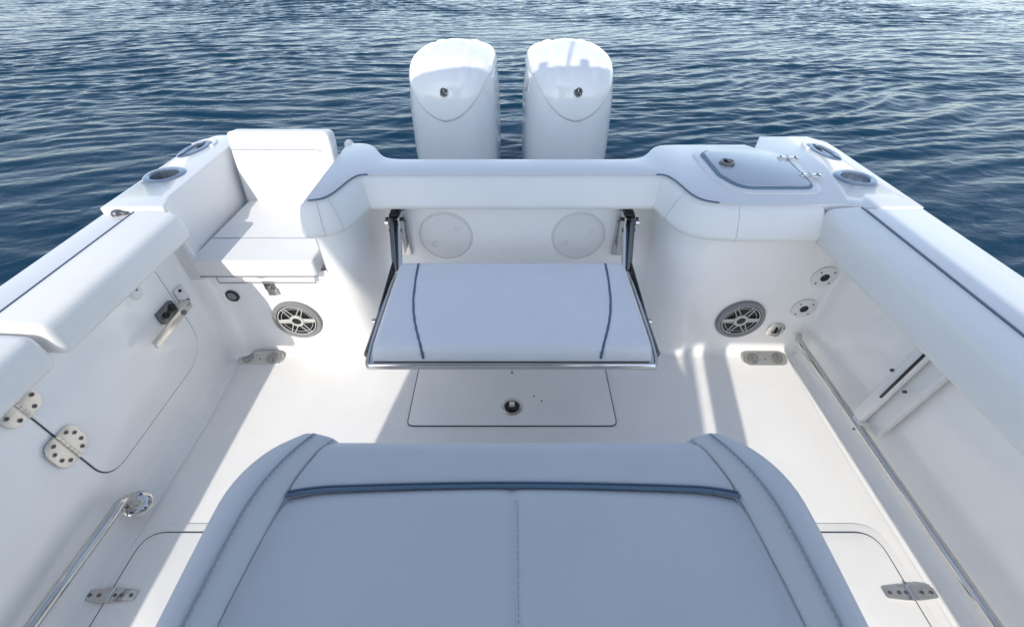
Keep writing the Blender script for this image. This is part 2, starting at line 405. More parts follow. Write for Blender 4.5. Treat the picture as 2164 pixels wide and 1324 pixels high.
# gate latch: dark body and long lever
bm = bmesh.new(); box(bm, (XW + .012, 1.215, .43), (.022, .085, .05), r=.005, mi=1)
cyl(bm, (XW + .024, 1.195, .435), .012, .012, 'X', mi=2); cyl(bm, (XW + .024, 1.235, .44), .014, .012, 'X', mi=2)
box(bm, (XW + .034, 1.262, .412), (.034, .06, .036), r=.004, mi=0)
box(bm, (XW + .052, 1.175, .413), (.010, .225, .034), rot=Euler((R(2), 0, 0)), r=.003, mi=0)
cyl(bm, (XW + .05, 1.235, .413), .010, .022, 'X', mi=1)
obj('latch', bm, [M_lt2, M_dk, M_blk], gate, world=True)
bm = bmesh.new(); box(bm, (-1.296, 1.322, .42), (.008, .05, .085), r=.006)
cyl(bm, (-1.291, 1.322, .448), .006, .008, 'X', mi=1, seg=12); cyl(bm, (-1.291, 1.33, .395), .006, .008, 'X', mi=1, seg=12)
obj('latch_keeper', bm, [M_port, M_blk], boat, world=True)
# white button on the gate
bm = bmesh.new(); lathe(bm, [(.026, 0), (.026, .006), (.02, .012), (0, .014)], 24); cyl(bm, (.0, .012, .012), .004, .006, mi=1, seg=10)
o = obj('stop_button', bm, [M_port, M_dk], gate); o.matrix_local = Matrix.Translation((XW + .004, 1.165, .565)) @ Matrix(((0, 0, 1), (1, 0, 0), (0, 1, 0))).to_4x4()

# coaming pads
def padprof(w, z0=.655, z1=.778, back=0):
    if w < .08: return [(back, z0 + .006), (back, z1 - .008), (w * .10, z1 - .009), (w * .28, z1 - .019), (w * .48, z1 - .036), (w * .68, z1 - .058), (w * .86, z1 - .082), (w * .98, z1 - .100), (w, z0 + .016), (w * .95, z0 + .003), (w * .85, z0)]
    return [(back, z0 + .006), (back, z1 - .002), (w * .12, z1 - .001), (w * .5, z1 - .004), (w * .82, z1 - .008), (w * .91, z1 - .012), (w * .965, z1 - .021), (w * .992, z1 - .037), (w, z0 + .03), (w * .985, z0 + .012), (w * .94, z0 + .002), (w * .84, z0)]
    return [(back, z0 + .006), (back, z1 - .004), (w * .12, z1 - .002), (w * .4, z1 - .003), (w * .68, z1 - .012), (w * .88, z1 - .03), (w * .98, z1 - .055), (w, z0 + .04), (w * .985, z0 + .016), (w * .93, z0 + .003), (w * .8, z0)]
def pad(name, path, w, z0=.655, z1=.778, cap=.02, pipe=True, label=None, pw=1):
    bm = bmesh.new(); sweep(bm, path, padprof(w, z0, z1), closed_prof=True, cap=cap)
    o = obj(name, bm, M_vin, boat, world=True, sharp=60)
    if pipe:
        b = bmesh.new(); sweep(b, path, [(-.003 * pw, z1 - .008), (-.002 * pw, z1 + .001), (.001 * pw, z1 + .002), (.004 * pw, z1 + .001), (.005 * pw, z1 - .008)], closed_prof=True)
        obj('piping', b, M_pipe, o, world=True)
    if label: o['label'] = label
    return o
pt = pad('coaming_pad', clean(inner[2:] + innerR + [(.95, 1.40), (1.085, 1.40)]), .062, label='white padded bolster round the bench recess', pipe=False, cap=.018)
b = bmesh.new(); sweep(b, clean(inner[2:] + innerR + [(.95, 1.40), (1.12, 1.40)]), [(-.002, .766), (-.0015, .7735), (.0015, .7735), (.002, .766)], closed_prof=True); obj('bead', b, M_lt, pt, world=True)
# dark piping only shows at the two inner corners; pale bead elsewhere
for seg_ in (inner[4:-3], innerR[3:-7]):
    b = bmesh.new(); tube(b, [(x, y - .001, ZD + .002) for x, y in seg_], .0032, 8); obj('piping', b, M_pipe, pt, world=True)
def seamline(pts, parent, r=.0012, m=None):
    b = bmesh.new(); tube(b, pts, r, 6); return obj('seam', b, m or M_stitch, parent, world=True)
def around(pathpt, nrm, w, z0=.655, z1=.778):
    return [(pathpt[0] + nrm[0] * a, pathpt[1] + nrm[1] * a, z) for a, z in padprof(w + .0006, z0 - .0004, z1 + .0004)[2:-1]]
for (px, py, nx_, ny_) in ((.80, 1.401, 0, -1), (-.70, 1.43, .35, -.94), (-.668, 1.45, .75, -.66), (-.646, 1.52, .97, -.22), (.646, 1.50, -.97, -.24)):
    seamline(around((px, py), (nx_, ny_), .062), pt, .0008, M_faint)
pad('coaming_pad', [(-1.302, .80), (-1.302, 1.352)], .142, .66, .772, cap=.02, pw=.35, label='white pad along the top of the side gate')
pad('coaming_pad', [(-1.302, .54), (-1.302, .745)], .125, .65, .764, cap=.02, pw=.35, label='white pad forward of the side gate')
pad('coaming_pad', [(1.213, 1.372), (1.213, -1.4)], .115, .645, .778, cap=.008, pw=.45, label='white pad along the right gunwale')

# livewell lid in the right aft deck
lidp = rpoly([(.845, 1.505, .09), (1.125, 1.505, .05), (1.150, 1.80, .06), (1.09, 1.870, .05), (.835, 1.870, .03), (.800, 1.835, .03), (.800, 1.62, .07)], .04, 8)
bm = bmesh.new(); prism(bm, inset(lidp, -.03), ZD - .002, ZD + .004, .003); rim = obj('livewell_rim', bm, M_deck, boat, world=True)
bm = bmesh.new(); prism(bm, inset(lidp, .013), ZD + .002, ZD + .014, .002); lid = obj('livewell_lid', bm, M_lid, boat, world=True)
lid['label'] = 'grey acrylic hatch lid in the right aft deck'
bm = bmesh.new(); prism(bm, lidp, ZD + .002, ZD + .010, .003); obj('gasket', bm, M_gask, lid, world=True)
bm = bmesh.new(); lathe(bm, [(.03, 0), (.03, .008), (.025, .014), (.016, .012), (.015, .004), (0, .004)], 28, mis=[0, 0, 0, 0, 1]); box(bm, (.004, .004, .012), (.012, .028, .01), r=.003, mi=0)
o = obj('latch', bm, [M_dk, M_blk], lid); o.location = (.868, 1.715, ZD + .013)
for i, (x, y, a) in enumerate(((1.135, 1.775, -8), (1.14, 1.605, -5))):
    bm = bmesh.new(); box(bm, (-.012, 0, .003), (.05, .034, .006), r=.002); box(bm, (.04, 0, .003), (.045, .044, .006), r=.002); cyl(bm, (.012, 0, .006), .008, .05, 'Y', seg=12)
    for q in (-.012, .012): cyl(bm, (.048, q, .008), .006, .004, seg=12, mi=1); cyl(bm, (-.024, q, .008), .005, .003, seg=12, mi=1)
    o = obj('hinge', bm, [M_steel, M_dk], lid); o.location = (x, y, ZD + .0135); o.rotation_euler = (0, 0, R(a)); o.scale = (.8, .72, .6)

# transom deck plates (round access ports)
def port(x, z, rz, label):
    t = thing('access_port', label, 'access port', (x, 1.664, z), (R(90), 0, 0), 'round access ports behind the bench')
    bm = bmesh.new(); lathe(bm, [(.118, 0), (.117, .003), (.113, .004), (.1125, .001), (.1095, .001), (.109, .004), (0, .005)], 56, mis=[0, 0, 0, 0, 0, 0])
    obj('port_cover', bm, [M_port, M_lt], t)
    for s in (1, -1):
        bm = bmesh.new(); c = Vector((.062 * s * math.cos(R(rz)), .062 * s * math.sin(R(rz)))); tri = rpoly([(c.x + .02 * math.cos(R(rz + 90 + 120 * k + (0 if s > 0 else 60))), c.y + .02 * math.sin(R(rz + 90 + 120 * k + (0 if s > 0 else 60)))) for k in range(3)], .006, 4)
        for ring in (tri,):
            tube(bm, [(x_, y_, .0055) for x_, y_ in ring], .0018, 6, closed=True)
        obj('finger_grip', bm, M_port, t)
port(-.292, .483, 35, 'round white access port behind the bench, left one'); port(.292, .483, 28, 'round white access port behind the bench, right one')
bm = bmesh.new(); cyl(bm, (0, 1.662, .5), .001, .001); bm.free()

# small latch at the left deck step
t = thing('deck_latch', 'small dark latch set in the left gunwale at the deck step', 'latch', (-1.375, 1.362, ZS))
bm = bmesh.new(); lathe(bm, [(.017, 0), (.017, .008), (.012, .014), (0, .014)], 20); box(bm, (.02, 0, .006), (.025, .014, .01), r=.003); obj('latch_body', bm, M_dk, t)

# ---------------------------------------------------------------- unseen hardtop, posts and helm behind the camera, shaped to cast the cockpit shadows
top = None
bm = bmesh.new(); prism(bm, rpoly([(-1.23, -1.93, .12), (.83, -1.93, .12), (.83, .60, .35), (.32, .645, .5), (-.68, .645, .5), (-1.23, .50, .4)], .1, 8), 2.35, 2.41, .02, 'both')
top = obj('hardtop', bm, M_gel, boat, world=True)
for x, y in ((-.79, -.52), (-.79, -1.4), (.28, -1.4)):
    bm = bmesh.new(); tube(bm, [(x, y, 0), (x, y, 1.2), (x * 1.02, y, 2.36)], .027, 14); obj('post', bm, M_brush, top, world=True)
bm = bmesh.new(); box(bm, (.58, -.52, 1.18), (.112, .05, 2.35), r=.02); obj('post', bm, M_gel, top, world=True)  # unseen wide post, sized to cast the dark band on the right floor
for x, w, h in ((-.250, .055, .05), (-.01, .05, .065), (.19, .05, .05), (-.105, .012, .35)):
    bm = bmesh.new(); box(bm, (x, .61, 2.41 + h / 2), (w, .05, h), r=.004); obj('shadow_stub', bm, M_brush, top, world=True)  # small stubs added on the hardtop edge to notch the shadow on the motor
bm = bmesh.new(); box(bm, (-.219, -.76, .7), (1.182, .5, 1.4), r=.03); box(bm, (-.200, -.56, 1.87), (1.22, .04, .96), r=.01, mi=1); box(bm, (-.219, -.76, 1.42), (1.182, .5, .06), r=.02)
obj('helm_shade_block', bm, [M_gel, M_glass], boat, world=True)  # added stand-in for the helm, sized to shade seat, bench and floor

# ---------------------------------------------------------------- lounge seat in the foreground
def interp(pts, n):
    pts = smooth_path(pts, 3); d = [0]
    for i in range(1, len(pts)): d.append(d[-1] + math.dist(pts[i], pts[i - 1]))
    out = []
    for k in range(n):
        s = d[-1] * k / (n - 1)
        i = max(1, next((j for j, v in enumerate(d) if v >= s - 1e-9), len(d) - 1)); f = (s - d[i - 1]) / max(1e-9, d[i] - d[i - 1])
        out.append(tuple(a * (1 - f) + b * f for a, b in zip(pts[i - 1], pts[i])))
    return out
LS = thing('lounge_seat', 'pale blue-grey vinyl lounge seat with raised side bolsters in the foreground', 'seat', (0, .1, 0))
NI = 44
inn = interp([(-.400, .540), (-.428, .48), (-.452, .412), (-.467, .30), (-.479, .19), (-.487, 0), (-.487, -.35)], NI)
sea_ = interp([(-.440, .546), (-.474, .49), (-.498, .42), (-.510, .32), (-.517, .19), (-.522, 0), (-.522, -.35)], NI)
outr = interp([(-.482, .548), (-.545, .514), (-.590, .44), (-.592, .34), (-.588, .19), (-.585, 0), (-.585, -.35)], NI)
def bolster(s):
    bm = bmesh.new(); rows = []
    for i in range(NI):
        a = Vector((*inn[i], 0)); b = Vector((*sea_[i], 0)); c = Vector((*outr[i], 0)); e = min(1, .05 + i / 9.)
        m = a.lerp(b, .5); n1 = b.lerp(c, .4); n2 = b.lerp(c, .78)
        pts = [(a, .60), (a, .640), (a.lerp(b, .25), .653 + .004 * e), (m, .655 + .014 * e), (b, .660 + .024 * e), (n1, .660 + .022 * e), (n2, .652 + .010 * e), (c, .628), (c + (c - b) * .05, .59), (c, .50), (c.lerp(b, .3), .46)]
        rows.append([bm.verts.new((s * p.x, p.y, z)) for p, z in pts])
    for i in range(NI - 1):
        for j in range(len(rows[0]) - 1): bm.faces.new((rows[i][j], rows[i][j + 1], rows[i + 1][j + 1], rows[i + 1][j]))
    # rounded nose
    r0 = rows[0]; nose = [bm.verts.new((v.co.x, v.co.y + .012, v.co.z - .02)) for v in r0]; nose2 = [bm.verts.new((v.co.x, v.co.y + .012, .45)) for v in r0]
    for A, B in ((r0, nose), (nose, nose2)):
        for j in range(len(A) - 1): bm.faces.new((A[j], A[j + 1], B[j + 1], B[j]))
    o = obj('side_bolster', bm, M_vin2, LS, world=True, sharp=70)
    b = bmesh.new()
    for i in range(NI - 1):
        e = min(1, .05 + i / 9.); p = Vector((s * sea_[i][0], sea_[i][1], .6612 + .024 * e)); q = Vector((s * sea_[i + 1][0], sea_[i + 1][1], .6612 + .024 * min(1, .05 + (i + 1) / 9.)))
        L = (q - p).length; n = max(1, int(L / .009))
        for k in range(n):
            u = k / n; w = u + .6 / n; off = Vector((-.005 * s, 0, .0003)) * -1
            tube(b, [p.lerp(q, u) + off, p.lerp(q, w) + off], .0009, 5)
    obj('stitching', b, M_stitch, o, world=True)
    b = bmesh.new(); tube(b, [(s * x, y, .6615 + .024 * min(1, .05 + i / 9.)) for i, (x, y) in enumerate(sea_)], .0013, 6); obj('seam', b, M_stitch, o, world=True)
    b = bmesh.new(); tube(b, [(s * x, y, .6465) for x, y in inn], .0013, 6); obj('crease', b, M_stitch, o, world=True)
bolster(1); bolster(-1)
def halfw(y):
    for i in range(NI - 1):
        if inn[i][1] >= y >= inn[i + 1][1]:
            f = (inn[i][1] - y) / max(1e-9, inn[i][1] - inn[i + 1][1]); return -(inn[i][0] * (1 - f) + inn[i + 1][0] * f)
    return .405 if y > .5 else .487
def panel(name, ys, zf, mtl):
    bm = bmesh.new(); rows = []; NX = 61
    for y in ys:
        w = halfw(y) + .002; row = []
        for k in range(NX):
            u = -1 + 2 * k / (NX - 1); x = u * w; row.append(bm.verts.new((x, y, zf(u, y, x))))
        rows.append(row)
    for i in range(len(rows) - 1):
        for k in range(NX - 1): bm.faces.new((rows[i][k], rows[i][k + 1], rows[i + 1][k + 1], rows[i + 1][k]))
    return obj(name, bm, mtl, LS, world=True, sharp=80)
ypipe = lambda x: .418 + .012 * math.cos(PI * x / .95) - .010 * (max(0, abs(x) - .36) / .1) ** 2
def zpan(u, y, x):
    z = .648 - .012 * (1 - min(1, (.42 - y) / .02)) * 0 + .006 * (1 - u ** 8) + .004 * math.sin(9 * x + 4 * y) * .3 - .004 * math.exp(-(x / .012) ** 2)
    d = ypipe(x) - y; return z - .012 * math.exp(-(max(0, d) / .012)) - (.02 if d < -.001 else 0)
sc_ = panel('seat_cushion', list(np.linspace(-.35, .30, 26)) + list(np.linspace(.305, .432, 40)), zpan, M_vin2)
def zfr(u, y, x):
    t = (y - .41) / .13; t = max(0, min(1, t))
    d = y - ypipe(x); z = .654 - .008 * (1 - u ** 2) * 0 - .012 * math.exp(-max(0, d) / .010) - (.02 if d < -.001 else 0)
    r = max(0, y - .505) / .045; return z - .055 * (1 - math.sqrt(max(0, 1 - min(1, r) ** 2)))
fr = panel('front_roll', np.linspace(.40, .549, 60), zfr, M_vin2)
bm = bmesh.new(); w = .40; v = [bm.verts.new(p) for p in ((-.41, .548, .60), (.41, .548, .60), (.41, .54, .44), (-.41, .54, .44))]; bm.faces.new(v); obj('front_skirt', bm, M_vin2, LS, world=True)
bm = bmesh.new(); xs = np.linspace(-.452, .455, 60); tube(bm, [(x, ypipe(x), .6505) for x in xs], .0040, 10); tube(bm, [(x, ypipe(x) + .0080, .650) for x in xs], .0024, 8); obj('piping', bm, M_pipe, LS, world=True)
bm = bmesh.new(); tube(bm, [(.006, y, .6515) for y in np.linspace(.40, -.35, 30)], .0008, 5)
for k in range(80): y = .40 - .0095 * k; tube(bm, [(.0105, y, .6545), (.0105, y - .0055, .6545)], .0008, 5)
obj('stitching', bm, M_stitch, LS, world=True)
bm = bmesh.new(); prism(bm, rpoly([(-.52, -.35), (.52, -.35), (.52, .30, .1), (.36, .44, .08), (-.36, .44, .08), (-.52, .30, .1)], 0), 0.006, .47, .02); obj('seat_base', bm, M_gel, LS, world=True)

# ---------------------------------------------------------------- fold-down bench
BN = thing('fold_down_bench', 'white fold-down bench seat with blue piping hung in the transom recess', 'bench', (0, 1.25, .4))
Wb, Yb0, Yb1, zb = .436, .922, 1.392, .480
bm = bmesh.new(); NX, NY = 70, 44; rows = []
def edge(u, r, L):       # roll-off distance
    d = L * (1 - abs(u)); return 0 if d > r else r - math.sqrt(max(0, r * r - (r - d) ** 2))
Ly = (Yb1 - Yb0) / 2
def es(u, p=2.6): return math.copysign(1 - (1 - abs(u)) ** p, u)
def zc(x, y):
    u = x / Wb; v = (y - (Yb0 + Yb1) / 2) / Ly
    z = .546 + .005 * (1 - u * u) * (1 - v * v) - edge(u, .030, Wb) - edge(v, .036, Ly)
    for s in (1, -1): z -= .005 * math.exp(-((x - s * xp(y)) / .006) ** 2)
    return max(zb + .012, z)
def xp(y): return float(np.interp(y, XPY, XPX))
XPY = np.linspace(.92, 1.40, 60); XPX = np.interp(XPY, [.92, .96, 1.01, 1.08, 1.16, 1.28, 1.40], [.276, .290, .309, .328, .342, .352, .359])
for _ in range(60): XPX[1:-1] = (XPX[:-2] + 2 * XPX[1:-1] + XPX[2:]) / 4
for j in range(NY):
    y = (Yb0 + Yb1) / 2 + Ly * es(-1 + 2 * j / (NY - 1), 1.6); row = []
    for i in range(NX):
        x = Wb * es(-1 + 2 * i / (NX - 1), 1.35); row.append(bm.verts.new((x, y, zc(x, y))))
    rows.append(row)
for j in range(NY - 1):
    for i in range(NX - 1): bm.faces.new((rows[j][i], rows[j][i + 1], rows[j + 1][i + 1], rows[j + 1][i]))
per = rows[0] + [r[-1] for r in rows[1:]] + rows[-1][-2::-1] + [r[0] for r in rows[-2:0:-1]]
lo = [bm.verts.new((v.co.x, v.co.y, zb + .004)) for v in per]
for i in range(len(per)): k = (i + 1) % len(per); bm.faces.new((per[i], per[k], lo[k], lo[i]))
bm.faces.new(lo)
cu = obj('cushion', bm, M_vinb if 'M_vinb' in globals() else M_vin, BN, world=True, sharp=75)
for s in (1, -1):
    bm = bmesh.new(); ys_ = np.linspace(Yb0 + .004, Yb1 - .004, 50); tube(bm, [(s * xp(y), y, zc(s * xp(y), y) + .001) for y in ys_] , .0045, 8)
    yf = Yb0 - .001; tube(bm, [(s * xp(Yb0), yf, zb + .02), (s * xp(Yb0), yf, zc(s * xp(Yb0), Yb0 + .006))], .0045, 8)
    obj('piping', bm, M_pipe, cu, world=True)
bm = bmesh.new()
fr_ = rpoly([(-.462, 1.40), (-.462, .912, .028), (.462, .912, .028), (.462, 1.40)], 0)
for z0_, z1_, off in ((.457, .478, 0),):
    t0 = bmesh.new(); prism(t0, fr_, z0_, zb - .001, .006, 'both'); merge(bm, t0)
tube(bm, [(-.464, 1.39, .472)] + [(x, y, .472) for x, y in sp([(-.464, 1.3), (-.464, .912), (-.43, .912)], 3)] + [(x, y, .472) for x, y in sp([(.43, .912), (.464, .912), (.464, 1.3)], 3)] + [(.464, 1.39, .472)], .009, 10, flat=1.3)
cyl(bm, (0, .9085, .446), .003, .004, 'Y', mi=1, seg=10)
obj('seat_frame', bm, [M_steel, M_blk], BN, world=True)
for s in (1, -1):
    bm = bmesh.new()
    # wall plate, two folding arms, cross pins
    box(bm, (s * .475, 1.652, .52), (.055, .012, .25), r=.003)
    box(bm, (s * .495, 1.60, .545), (.007, .085, .17), r=.002, mi=1); box(bm, (s * .458, 1.60, .545), (.007, .085, .17), r=.002, mi=0)
    cyl(bm, (s * .478, 1.585, .612), .008, .075, 'X', mi=2, seg=12); cyl(bm, (s * .478, 1.56, .575), .009, .05, 'X', mi=2, seg=12)
    tube(bm, [(s * .493, 1.585, .61), (s * .468, 1.42, .475)], .012, 8, mi=1, flat=2); tube(bm, [(s * .468, 1.60, .60), (s * .452, 1.42, .465)], .012, 8, mi=0, flat=1.6)
    tube(bm, [(s * .480, 1.57, .52), (s * .474, 1.40, .465), (s * .470, .96, .472)], .007, 8, mi=1, flat=2)
    tube(bm, [(s * .474, 1.46, .50), (s * .476, 1.12, .462)], .006, 8, mi=2, flat=2)
    cyl(bm, (s * .512, 1.578, .60), .011, .014, 'X', mi=0, seg=12); cyl(bm, (s * .482, 1.12, .472), .010, .012, 'X', mi=0, seg=12)
    box(bm, (s * .478, 1.60, .636), (.036, .06, .006), r=.001, mi=2)
    obj('folding_bracket', bm, [M_steel, M_dk, M_blk], BN, world=True)

# ---------------------------------------------------------------- jump seat at the left
JS = thing('jump_seat', 'white two-piece jump seat with tall backrest in the left stern corner', 'seat', (-1.0, 1.65, .47))
def cushion(poly, z0, z1, r, Mx=None):
    bm = bmesh.new(); prism(bm, poly, z0, z1, r, 'both', seg=6, Mx=Mx); return bm
cp = rpoly([(-1.236, 1.372, .03), (-.764, 1.372, .02), (-.752, 1.88), (-1.228, 1.88)], .01)
jc = obj('seat_cushion', cushion(cp, .478, .552, .022), M_vin, JS, world=True, sharp=60)
bm = bmesh.new(); tube(bm, [(-1.222, 1.535, .5525), (-1.0, 1.536, .553), (-.775, 1.535, .5525)], .0022, 6); obj('crease', bm, M_stitch, jc, world=True)
bpoly = rpoly([(-1.245, 0, .02), (-.79, 0, .02), (-.795, .335, .028), (-1.238, .335, .022)], .01)
# local (x, up, thickness) -> tilted plane
ang = R(9); Mb = Matrix.Translation((0, 1.865, .515)) @ Matrix.Rotation(R(90) - ang, 4, 'X')
jb = obj('backrest', cushion(bpoly, -.085, 0, .028, Mb), M_vin, JS, world=True, sharp=60)
jb.data.transform(Matrix.Identity(4))
bm = bmesh.new(); tube(bm, [tuple(Mb @ Vector((x, .262 - (.006 if x > -.86 else 0), .0005))) for x in np.linspace(-1.232, -.835, 12)], .0024, 6); obj('crease', bm, M_stitch, jb, world=True)
bm = bmesh.new(); prism(bm, rpoly([(-1.185, 1.398, .01), (-.792, 1.398, .01), (-.78, 1.55), (-1.19, 1.55)], .0), .430, .479, .008, 'bottom', mi=0); sl_ = obj('seat_lid', bm, M_gel, JS, world=True)
bm = bmesh.new(); tube(bm, [(-1.188, 1.4, .476), (-1.184, 1.3975, .428), (-.794, 1.3975, .428), (-.789, 1.4, .476)], .0022, 6); tube(bm, [(-1.225, 1.376, .476), (-.77, 1.376, .476)], .003, 6); obj('seam', bm, M_seamgap, sl_, world=True)  # grey tubes draw the lid seam and paint the shadow gap under the cushion
bm = bmesh.new(); box(bm, (-1.002, 1.394, .472), (.032, .006, .03), r=.002); box(bm, (-.996, 1.404, .415), (.032, .008, .05), r=.002, mi=1); box(bm, (-.990, 1.404, .377), (.034, .012, .03), r=.002); box(bm, (-.992, 1.398, .398), (.014, .006, .02), r=.001, mi=0)
obj('draw_latch', bm, [M_brush, M_dk], JS, world=True)
bm = bmesh.new(); lathe(bm, [(.02, -.008), (.02, .008), (0, .01)], 20); cyl(bm, (0, 0, .01), .004, .004, mi=1, seg=10)
o = obj('hinge', bm, [M_port, M_dk], JS); o.matrix_local = Matrix.Translation(Vector((-.745, 2.0, .762)) - JS.location) @ Matrix.Rotation(R(90), 4, 'X')
o.scale = (1, 1, 1)

# ---------------------------------------------------------------- outboard motors
TB = [(-.40, .10, 2.88, 3.10), (-.12, .13, 2.84, 3.2), (.0, .235, 2.78, 3.34), (.12, .275, 2.73, 3.42), (.41, .283, 2.70, 3.46), (.66, .279, 2.69, 3.50), (.80, .266, 2.70, 3.50), (.86, .256, 2.725, 3.49), (.90, .247, 2.765, 3.47), (.932, .236, 2.83, 3.44), (.953, .218, 2.90, 3.40), (.966, .18, 2.98, 3.36), (.974, .12, 3.04, 3.28), (.977, .03, 3.12, 3.2)]
TZ = np.array(TB)
def mslice(z, g=0.):
    return (float(np.interp(z, TZ[:, 0], TZ[:, 1])) + g, float(np.interp(z, TZ[:, 0], TZ[:, 2])) - g, float(np.interp(z, TZ[:, 0], TZ[:, 3])) + g)
# smoother table
zz = np.linspace(-.40, .977, 220); SM = np.array([mslice(z) for z in zz])
for _ in range(40): SM[1:-1] = (SM[:-2] + 2 * SM[1:-1] + SM[2:]) / 4
def msurf(th, z, g=0., groove=True):
    w = float(np.interp(z, zz, SM[:, 0])) + g; yf = float(np.interp(z, zz, SM[:, 1])) - g; yb = float(np.interp(z, zz, SM[:, 2])) + g
    n = 2 / 2.9; c, s = math.cos(th), math.sin(th); x = w * math.copysign(abs(c) ** n, c); l = (yb - yf) / 2; y = (yf + yb) / 2 + l * math.copysign(abs(s) ** n, s)
    zo = z + g * max(0, (z - .84) / .13)
    if groove and z > .80:
        k = min(1, (z - .80) / .1)
        for gx in (.075, .150): zo -= .006 * k * math.exp(-((abs(x) - gx) / .012) ** 2)
        zo += .004 * k * math.exp(-((abs(x) - .112) / .02) ** 2)
        y += .004 * k * (math.exp(-((abs(x) - .075) / .012) ** 2) + math.exp(-((abs(x) - .150) / .012) ** 2))
    return (x, y - 3.1, zo)
def zbound(th):
    c, s = math.cos(th), math.sin(th); n = 2 / 2.9; x = .26 * abs(c) ** n
    if s < 0: return min(.85, .640 + .1 * abs(x) + 3.3 * x * x)
    return .85
def motor(x):
    t = thing('outboard_motor', '', 'outboard motor', (x, 3.1, 0), (0, 0, 0), 'white outboard motors on the stern')
    NT = 120; bm = bmesh.new(); rows = []
    for z in list(np.linspace(-.40, .8, 40)) + list(np.linspace(.815, .94, 10)):
        rows.append([bm.verts.new(msurf(2 * PI * k / NT, z, -.004, False)) for k in range(NT)])
    for i in range(len(rows) - 1):
        for k in range(NT): q = (k + 1) % NT; bm.faces.new((rows[i][k], rows[i][q], rows[i + 1][q], rows[i + 1][k]))
    obj('lower_cowling', bm, M_mot, t, sharp=80)
    bm = bmesh.new(); rows = []; NR = 36
    def rowz(th, u): zb_ = zbound(th); return zb_ + (.9769 - zb_) * (1 - (1 - u) ** 2.2)
    for g, us in ((-.006, [0]), (.0015, [0]), (.0045, [.012] + [.03 + .97 * j / NR for j in range(NR + 1)])):
        for u in us: rows.append([bm.verts.new(msurf(2 * PI * k / NT, rowz(2 * PI * k / NT, u), g)) for k in range(NT)])
    for i in range(len(rows) - 1):
        for k in range(NT): q = (k + 1) % NT; bm.faces.new((rows[i][k], rows[i][q], rows[i + 1][q], rows[i + 1][k]))
    bm.faces.new(rows[-1]); obj('top_cowling', bm, M_mot, t, sharp=80)
    # side intake bulges
    for s in (1, -1):
        bm = bmesh.new(); box(bm, (s * .243, -.02, .80), (.035, .30, .11), rot=Euler((R(8), R(s * -6), 0)), r=.016, seg=4); o = obj('air_intake', bm, M_mot, t)
        bm = bmesh.new(); box(bm, (s * .268, -.10, .70), (.010, .03, .05), r=.003); obj('cowl_latch', bm, M_lt, t)
    # badge: dark roundel with a three-armed silver mark
    c = msurf(-PI / 2, .80, .005, False); c2 = msurf(-PI / 2, .81, .005, False); tilt = math.atan2(c2[1] - c[1], c2[2] - c[2])
    bm = bmesh.new(); lathe(bm, [(.0265, 0), (.0265, .003), (.0235, .0038), (.0235, .0032), (0, .0032)], 36, mis=[0, 0, 1, 1])
    for k in range(3):
        a = R(90 + 120 * k); d = Vector((math.cos(a), math.sin(a), 0)); n = Vector((-d.y, d.x, 0))
        for w_ in (0,): tube(bm, [d * .003 + Vector((0, 0, .0038)), d * .018 + Vector((0, 0, .0038))], .0015, 5, mi=0)
        tube(bm, [d * .007 - n * .005 + Vector((0, 0, .0038)), d * .007 + n * .005 + Vector((0, 0, .0038))], .0007, 5, mi=0)
    tube(bm, [(.021 * math.cos(2 * PI * k / 30), .021 * math.sin(2 * PI * k / 30), .0038) for k in range(30)], .0008, 5, mi=0, closed=True)
    o = obj('badge', bm, [M_steel, M_blk], t); o.matrix_local = Matrix.Translation((c[0], c[1] - .001, c[2])) @ Matrix.Rotation(R(90) - tilt, 4, 'X')
    # midsection and bracket to the transom
    bm = bmesh.new(); box(bm, (0, -.02, -.5), (.16, .38, .5), r=.05, seg=3); box(bm, (0, -.72, -.02), (.28, .85, .12), r=.02); obj('midsection', bm, M_mot, t)
    return t
m1 = motor(-.362); m1.rotation_euler.z = R(-4); m1['label'] = 'white outboard motor on the left, its top evenly sunlit above a curved shadow'
m2 = copy_tree(m1); m2.location.x = .352; m2.rotation_euler.z = R(4); m2['label'] = 'white outboard motor on the right, notched shadow across its top'

